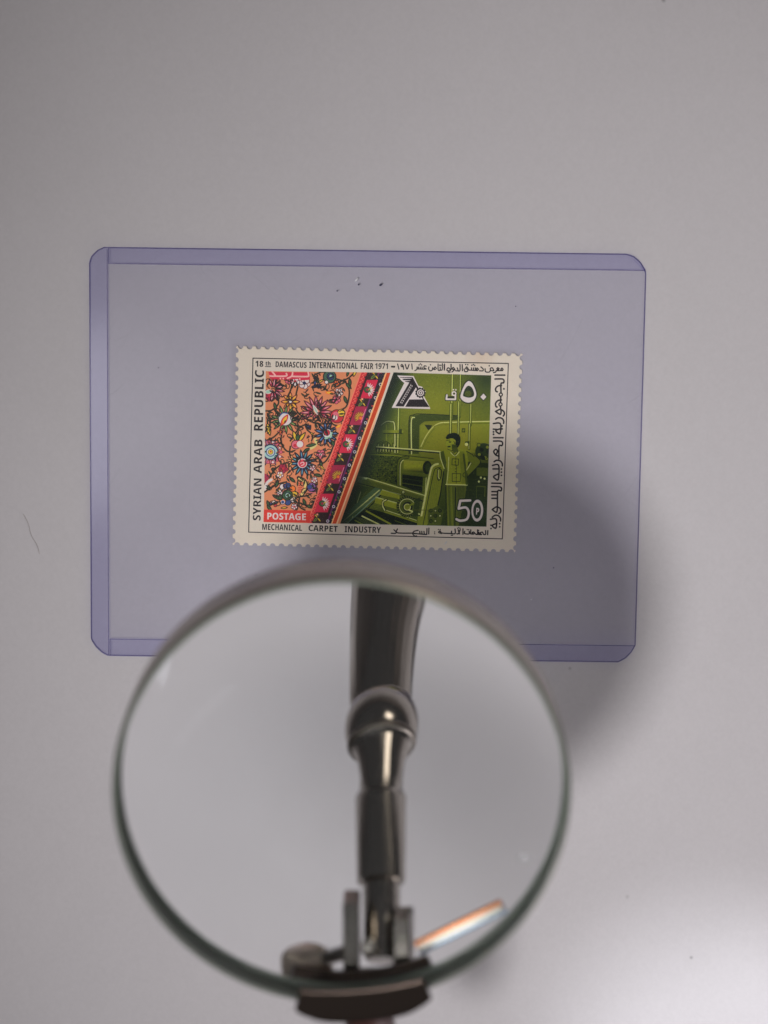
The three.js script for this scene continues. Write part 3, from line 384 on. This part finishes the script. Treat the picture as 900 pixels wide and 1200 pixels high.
  bead('seam', [[-X + L + 0.3, Y - T + 0.1], [-X + L + 0.3, Y - 0.2]], 1.16, 0.07); bead('seam', [[-X + L + 0.3, -Y + B - 0.1], [-X + L + 0.3, -Y + 0.2]], 1.16, 0.07);
  const speckM = std({ color: rgb(0.05, 0.05, 0.09), roughness: 0.9 }), lint = std({ color: rgb(0.6, 0.6, 0.62), roughness: 0.9 });
  const fleck = (x, y, r, m, st = 1, a = 0) => { const g = new THREE.IcosahedronGeometry(r, 1); g.scale(st, 0.3, 1); g.rotateY(a); g.translate(x, 1.12 + r * 0.2, -y); g.scale(mm, mm, mm); part('dust_speck', g, m, t); };
  for (const [x, y, r, k, st, an] of [[-1.6, 31.6, 0.16, 0, 1, 0], [2.4, 31.6, 0.22, 0, 1.3, 0.7], [-5.5, 30.4, 0.14, 0, 1, 0], [-2, 32.5, 0.16, 1, 2.6, 0.9], [27, 28, 0.1, 0, 1, 0], [31, -26, 0.11, 1, 1.2, 0], [-20, -22, 0.12, 0, 1, 0], [15, -15.6, 0.1, 1, 4, 0.9], [35, -20, 0.1, 0, 1.4, 0.3], [-38, 16, 0.1, 0, 1, 0]]) fleck(x, y, r, k ? lint : speckM, st, an);
}

// ------------------------------------------------------------------ magnifying lens on its jointed holder
{
  const tilt = rad(8), E = 4.5, R = 30.6;                       // half edge thickness and radius (mm)
  const Lc = V(-5.8, 104.544, 24.574), foot = V(-5.3, 0.04, 38.2);
  const t = thing('magnifying_glass', 'round magnifying lens in a metal rim on a jointed dark metal holder', 'magnifying glass', foot.x * mm, foot.y * mm, foot.z * mm);
  const world = (x, d, z) => V(x, -d, z).applyAxisAngle(V(1, 0, 0), tilt).add(Lc);       // lens axes: x right, d behind the lens, z down the picture
  const at = (x, d, z) => world(x, d, z).sub(foot).multiplyScalar(mm);
  const toLens = new THREE.Matrix4().makeRotationX(tilt).setPosition(Lc.clone().sub(foot));
  const lensPart = (name, g, m) => { g.applyMatrix4(toLens); g.scale(mm, mm, mm); return part(name, g, m, t); };   // geometry given in lens axes, mm, y towards the viewer
  const gun = std({ color: rgb(0.44, 0.405, 0.365), metalness: 1, roughness: 0.17 }), dark = std({ color: rgb(0.43, 0.395, 0.355), metalness: 1, roughness: 0.16 }), bright = std({ color: rgb(0.8, 0.74, 0.66), metalness: 1, roughness: 0.24 });
  const jawM = std({ color: rgb(0.085, 0.065, 0.055), metalness: 1, roughness: 0.3 });
  const rimM = std({ color: rgb(0.36, 0.315, 0.275), metalness: 1, roughness: 0.26 });

  // glass: two spherical faces
  const cap = (s, RC) => {
    const n = 48, m = 160, pos = [], nor = [], idx = [], c = E + (RC - Math.sqrt(RC * RC - R * R)) - RC;
    for (let i = 0; i <= n; i++) for (let j = 0; j <= m; j++) { const r = (R * i) / n, a = (j / m) * 2 * Math.PI, x = r * Math.cos(a), z = r * Math.sin(a), y = Math.sqrt(RC * RC - r * r); pos.push(x, s * (c + y), z); nor.push(x / RC, (s * y) / RC, z / RC); }
    for (let i = 0; i < n; i++) for (let j = 0; j < m; j++) { const a = i * (m + 1) + j, b = a + m + 1; const q = [a, a + 1, b, a + 1, b + 1, b]; if (s < 0) { q.reverse(); } idx.push(...q); }
    const g = new THREE.BufferGeometry(); g.setAttribute('position', new THREE.Float32BufferAttribute(pos, 3)); g.setAttribute('normal', new THREE.Float32BufferAttribute(nor, 3)); g.setIndex(idx); return g;
  };
  const glass = phys({ color: 0xffffff, transmission: 1, thickness: 0.01, roughness: 0, ior: 1.52, specularColor: rgb(0.0008, 0.0008, 0.0008), attenuationColor: rgb(0.93, 0.955, 0.965), attenuationDistance: 0.02 });
  lensPart('lens_glass', mergeGeometries([cap(1, 160), cap(-1, 85)]), glass);
  const lathe = (pts, n = 160) => new THREE.LatheGeometry(pts.map(([r, y]) => new THREE.Vector2(r, y)), n);
  lensPart('ground_edge', toCreasedNormals(lathe([...[0, 1, 2, 3, 4].map((k) => { const r = R - 0.7 + k * 0.175; return [r, -(E + Math.sqrt(85 * 85 - r * r) - Math.sqrt(85 * 85 - R * R)) - 0.04]; }), [R + 0.12, -E], [R + 0.12, E - 0.2], [R + 0.02, E - 0.05], [R + 0.06, E + 0.03], [R + 0.5, E - 0.28], [R + 0.5, E - 0.6]]), 0.5), std({ color: rgb(0.2, 0.225, 0.19), roughness: 0.35 }));
  lensPart('rim', toCreasedNormals(lathe([[R + 0.14, -E - 0.1], [R + 0.5, -E - 0.3], [R + 0.75, -E], [R + 0.6, -E + 1.4], [R + 0.8, -E + 2.2], [R + 0.8, E - 1.6], [R + 0.6, E - 0.9], [R + 0.7, E - 0.45], [R + 0.54, E - 0.32], [R + 0.54, E - 0.7], [R + 0.14, E - 0.8], [R + 0.14, -E - 0.1]]), 0.6), rimM);

  // clip that grips the bottom of the lens
  const arc = (r0, r1, a0, a1, y0, y1, wavy = 0) => {          // angles measured from straight down the picture, to the right
    const s = new THREE.Shape(), n = 24, pt = (r, a) => [r * Math.sin(a), r * Math.cos(a)];
    for (let i = 0; i <= n; i++) { const a = a0 + ((a1 - a0) * i) / n, p = pt(r0 - wavy * Math.sin(Math.PI * i / n), a); i ? s.lineTo(...p) : s.moveTo(...p); }
    for (let i = n; i >= 0; i--) { const a = a0 + ((a1 - a0) * i) / n; s.lineTo(...pt(r1 - 1.0 * Math.pow(Math.abs(i / n - 0.5) * 2, 6), a)); }
    s.closePath();
    const b = 0.25, g = new THREE.ExtrudeGeometry(s, { depth: y1 - y0 - 2 * b, bevelEnabled: true, bevelSize: b, bevelThickness: b, bevelOffset: -b, bevelSegments: 3 });
    g.translate(0, 0, y0 + b); g.rotateX(Math.PI / 2); g.scale(1, -1, 1);                 // picture-down becomes +z, height becomes y
    const ix = g.index; if (ix) ix.array.reverse(); else { const p = g.attributes.position.array, nn = g.attributes.normal.array, u = g.attributes.uv.array; for (let i = 0; i < p.length; i += 9) for (let k = 0; k < 3; k++) { [p[i + 3 + k], p[i + 6 + k]] = [p[i + 6 + k], p[i + 3 + k]]; } g.deleteAttribute('normal'); void nn; void u; g.computeVertexNormals(); }
    return g;
  };
  const D = rad(1);
  lensPart('clip_jaw', arc(28.6, 32.9, -12 * D, 23 * D, E + 0.55, E + 1.7, 0.5), jawM);
  lensPart('clip_jaw', arc(28.2, 32.9, -14 * D, 24 * D, -E - 2.6, -E - 1.1), jawM);
  lensPart('clip_bridge', arc(31.6, 33.2, -10 * D, 21 * D, -E - 2.5, E + 1.6), jawM);

  const rodBetween = (name, pts, m, radial = 24) => {          // turned part: [x, d, z, radius] stations
    const st = pts.map(([x, d, z, r]) => [at(x, d, z), r * mm]), pos = [], idx = [];
    st.forEach(([p, r], i) => {
      const dir = st[Math.min(i + 1, st.length - 1)][0].clone().sub(st[Math.max(i - 1, 0)][0]).normalize();
      const u = V(1, 0, 0).sub(dir.clone().multiplyScalar(dir.x)).normalize(), v = dir.clone().cross(u);
      for (let k = 0; k < radial; k++) { const a = (k / radial) * 2 * Math.PI, q = p.clone().addScaledVector(u, Math.cos(a) * r).addScaledVector(v, Math.sin(a) * r); pos.push(q.x, q.y, q.z); }
    });
    for (let i = 0; i < st.length - 1; i++) for (let k = 0; k < radial; k++) { const a = i * radial + k, b = i * radial + ((k + 1) % radial); idx.push(a, b, a + radial, b, b + radial, a + radial); }
    for (const [o, w] of [[0, 1], [(st.length - 1) * radial, 0]]) for (let k = 1; k < radial - 1; k++) idx.push(o, o + (w ? k + 1 : k), o + (w ? k : k + 1));
    const g = new THREE.BufferGeometry(); g.setAttribute('position', new THREE.Float32BufferAttribute(pos, 3)); g.setIndex(idx);
    return part(name, toCreasedNormals(g, 0.6), m, t);
  };
  const block = (name, sx, sy, sz, x, d, z, m, rx = 0, ry = 0, rz = 0, r = 0.4) => { const g = new RoundedBoxGeometry(sx, sy, sz, 3, r); g.rotateX(rx); g.rotateY(ry); g.rotateZ(rz); g.translate(x, -d, z); return lensPart(name, g, m); };
  // fork, screw and knob
  block('fork_plate', 2.2, 7, 12, 1.0, 12.6, 24.6, gun); block('fork_plate', 2.4, 7, 10, 7.8, 12.6, 26, gun); block('fork_base', 9.2, 4.5, 4, 4.4, 10, 30.8, dark);
  rodBetween('pivot_screw', [[-0.6, 12, 25.6, 0.7], [-0.2, 12, 25.6, 1.3], [8.9, 12, 25.6, 1.3], [9.6, 12, 25.6, 0.9]], bright, 16);
  {
    const g = new THREE.BufferGeometry(), pos = [], idx = [], n = 96, prof = [[0.02, -3], [2.4, -3], [3.2, -2.5], [3.4, -1], [3.4, 1.4], [3.1, 2.3], [2.3, 3], [1.1, 3.4], [0.02, 3.5]];
    prof.forEach(([r, y]) => { for (let k = 0; k < n; k++) { const a = (k / n) * 2 * Math.PI, rr = r * (1 - (k % 4 < 2 && r > 2.2 ? 0.07 : 0)); pos.push(rr * Math.cos(a), y, rr * Math.sin(a)); } });
    for (let i = 0; i < prof.length - 1; i++) for (let k = 0; k < n; k++) { const a = i * n + k, b = i * n + ((k + 1) % n); idx.push(a, a + n, b, b, a + n, b + n); }
    g.setAttribute('position', new THREE.Float32BufferAttribute(pos, 3)); g.setIndex(idx);
    g.rotateX(-1.4); g.rotateY(0.1); g.translate(-4.9, -13, 29.2);
    lensPart('thumb_knob', toCreasedNormals(g, 0.5), std({ color: rgb(0.8, 0.7, 0.6), metalness: 1, roughness: 0.3 }));
    rodBetween('knob_shaft', [[-2.8, 11.5, 27.6, 1.1], [0.4, 10, 26.2, 1.1]], gun, 14);
  }
  rodBetween('rod', [[5.0, 12.5, 28, 2.1], [5.0, 13, 27, 2.4], [4.7, 18.5, 20, 2.35], [4.6, 20.5, 18.2, 2.35]], gun);
  rodBetween('sleeve', [[4.55, 19.9, 18.8, 2.6], [4.55, 20.0, 18.7, 3.05], [4.2, 25.9, 9.6, 3.05], [4.2, 26.2, 9.2, 2.7]], dark, 32);
  rodBetween('neck', [[4.2, 26.1, 9.4, 2.6], [4.2, 27.5, 8.0, 2.5], [4.1, 29, 6.8, 2.7], [4.0, 30.4, 5.8, 3.2], [3.9, 31.4, 5.2, 3.5]], dark, 32);
  { const g = new THREE.SphereGeometry(4.05, 40, 28); g.translate(3.8, -32.4, 4.6); lensPart('ball_joint', g, dark); }
  { const g = new THREE.TorusGeometry(3.4, 0.5, 16, 48), dir = V(-0.1, -1, -0.6).normalize(); g.applyQuaternion(new THREE.Quaternion().setFromUnitVectors(V(0, 0, 1), dir)); g.translate(3.95, -31.0, 5.5); lensPart('joint_collar', g, std({ color: rgb(0.26, 0.23, 0.2), metalness: 1, roughness: 0.36 })); }
  { const g = new THREE.SphereGeometry(0.75, 20, 14); g.scale(1, 0.6, 1); g.translate(3.5, -24.2, 9.2); lensPart('set_screw', g, bright); }
  rodBetween('arm', [[3.7, 33.2, 4.2, 3.0], [3.5, 35, 3.2, 3.3], [3.1, 40, 0.6, 3.15], [2.7, 46, -2, 3.0], [2.4, 51, -2.6, 2.9], [2.0, 58, -1, 2.8], [1.6, 66, 3, 2.6], [1.2, 76, 9.4, 2.5], [0.8, 86, 16.2, 2.5], [0.55, 94, 21.8, 2.5], [0.5, 100.4, 26.5, 2.5]], dark, 28);
  { const g = new THREE.LatheGeometry([[0, 0], [6.6, 0], [7, 0.4], [7, 2.4], [6.5, 3], [3.4, 3.6], [3.0, 4.4], [0, 4.4]].map(([r, y]) => new THREE.Vector2(r * mm, y * mm)), 64); part('foot', toCreasedNormals(g, 0.5), dark, t); }
  { const g = new THREE.SphereGeometry(1.5, 32, 20); g.scale(0.75, 0.35, 1); g.rotateX(-0.09); g.translate(3.4, -9.6, 25.4); lensPart('screw_head', g, bright); }
  { const g = new THREE.SphereGeometry(0.9, 18, 10); g.scale(1, 0.06, 0.8); g.rotateZ(-0.14); g.translate(25.0, E + 1.05, 8.2); lensPart('dust_smudge', g, std({ color: rgb(0.5, 0.5, 0.52), roughness: 1, transparent: true, opacity: 0.3 })); }
  // added strip for the light streak in the lens; orange-blue fringe painted in
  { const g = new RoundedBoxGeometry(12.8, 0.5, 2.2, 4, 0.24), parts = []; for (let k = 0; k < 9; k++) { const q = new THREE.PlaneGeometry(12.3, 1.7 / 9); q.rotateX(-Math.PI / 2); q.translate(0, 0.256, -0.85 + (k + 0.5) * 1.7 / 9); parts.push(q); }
    const streakG = mergeGeometries([(g.index ? g.toNonIndexed() : g), ...parts.map((q) => q.toNonIndexed())]), col = [], P0 = streakG.attributes.position;
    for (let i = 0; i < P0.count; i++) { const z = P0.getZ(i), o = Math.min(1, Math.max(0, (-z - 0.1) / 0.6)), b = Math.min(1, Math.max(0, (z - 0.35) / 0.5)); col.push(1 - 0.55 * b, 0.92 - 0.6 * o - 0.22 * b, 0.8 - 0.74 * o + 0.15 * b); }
    streakG.setAttribute('color', new THREE.Float32BufferAttribute(col, 3));
    g.copy(streakG); g.rotateY(0.482); g.rotateX(-0.072); g.rotateZ(-0.02); g.translate(15.4, -11, 22.9); lensPart('light_streak_strip', g, std({ vertexColors: true, metalness: 1, roughness: 0.2 })); }
  // dark red grip below the clip
  rodBetween('grip', [[3.2, 1.5, 32.8, 2.0], [3.3, 1.5, 33.6, 3.3], [3.6, 3, 37, 3.5], [5, 9, 50, 4.2], [6, 14, 60, 4.6], [6.6, 17, 66, 3.6]], std({ color: rgb(0.06, 0.018, 0.016), roughness: 0.5 }), 28);
}

// ------------------------------------------------------------------ draw
const renderer = new THREE.WebGLRenderer();
renderer.shadowMap.enabled = true;
renderer.toneMapping = THREE.LinearToneMapping;
renderer.toneMappingExposure = EXPOSURE;
renderer.render(scene, camera);
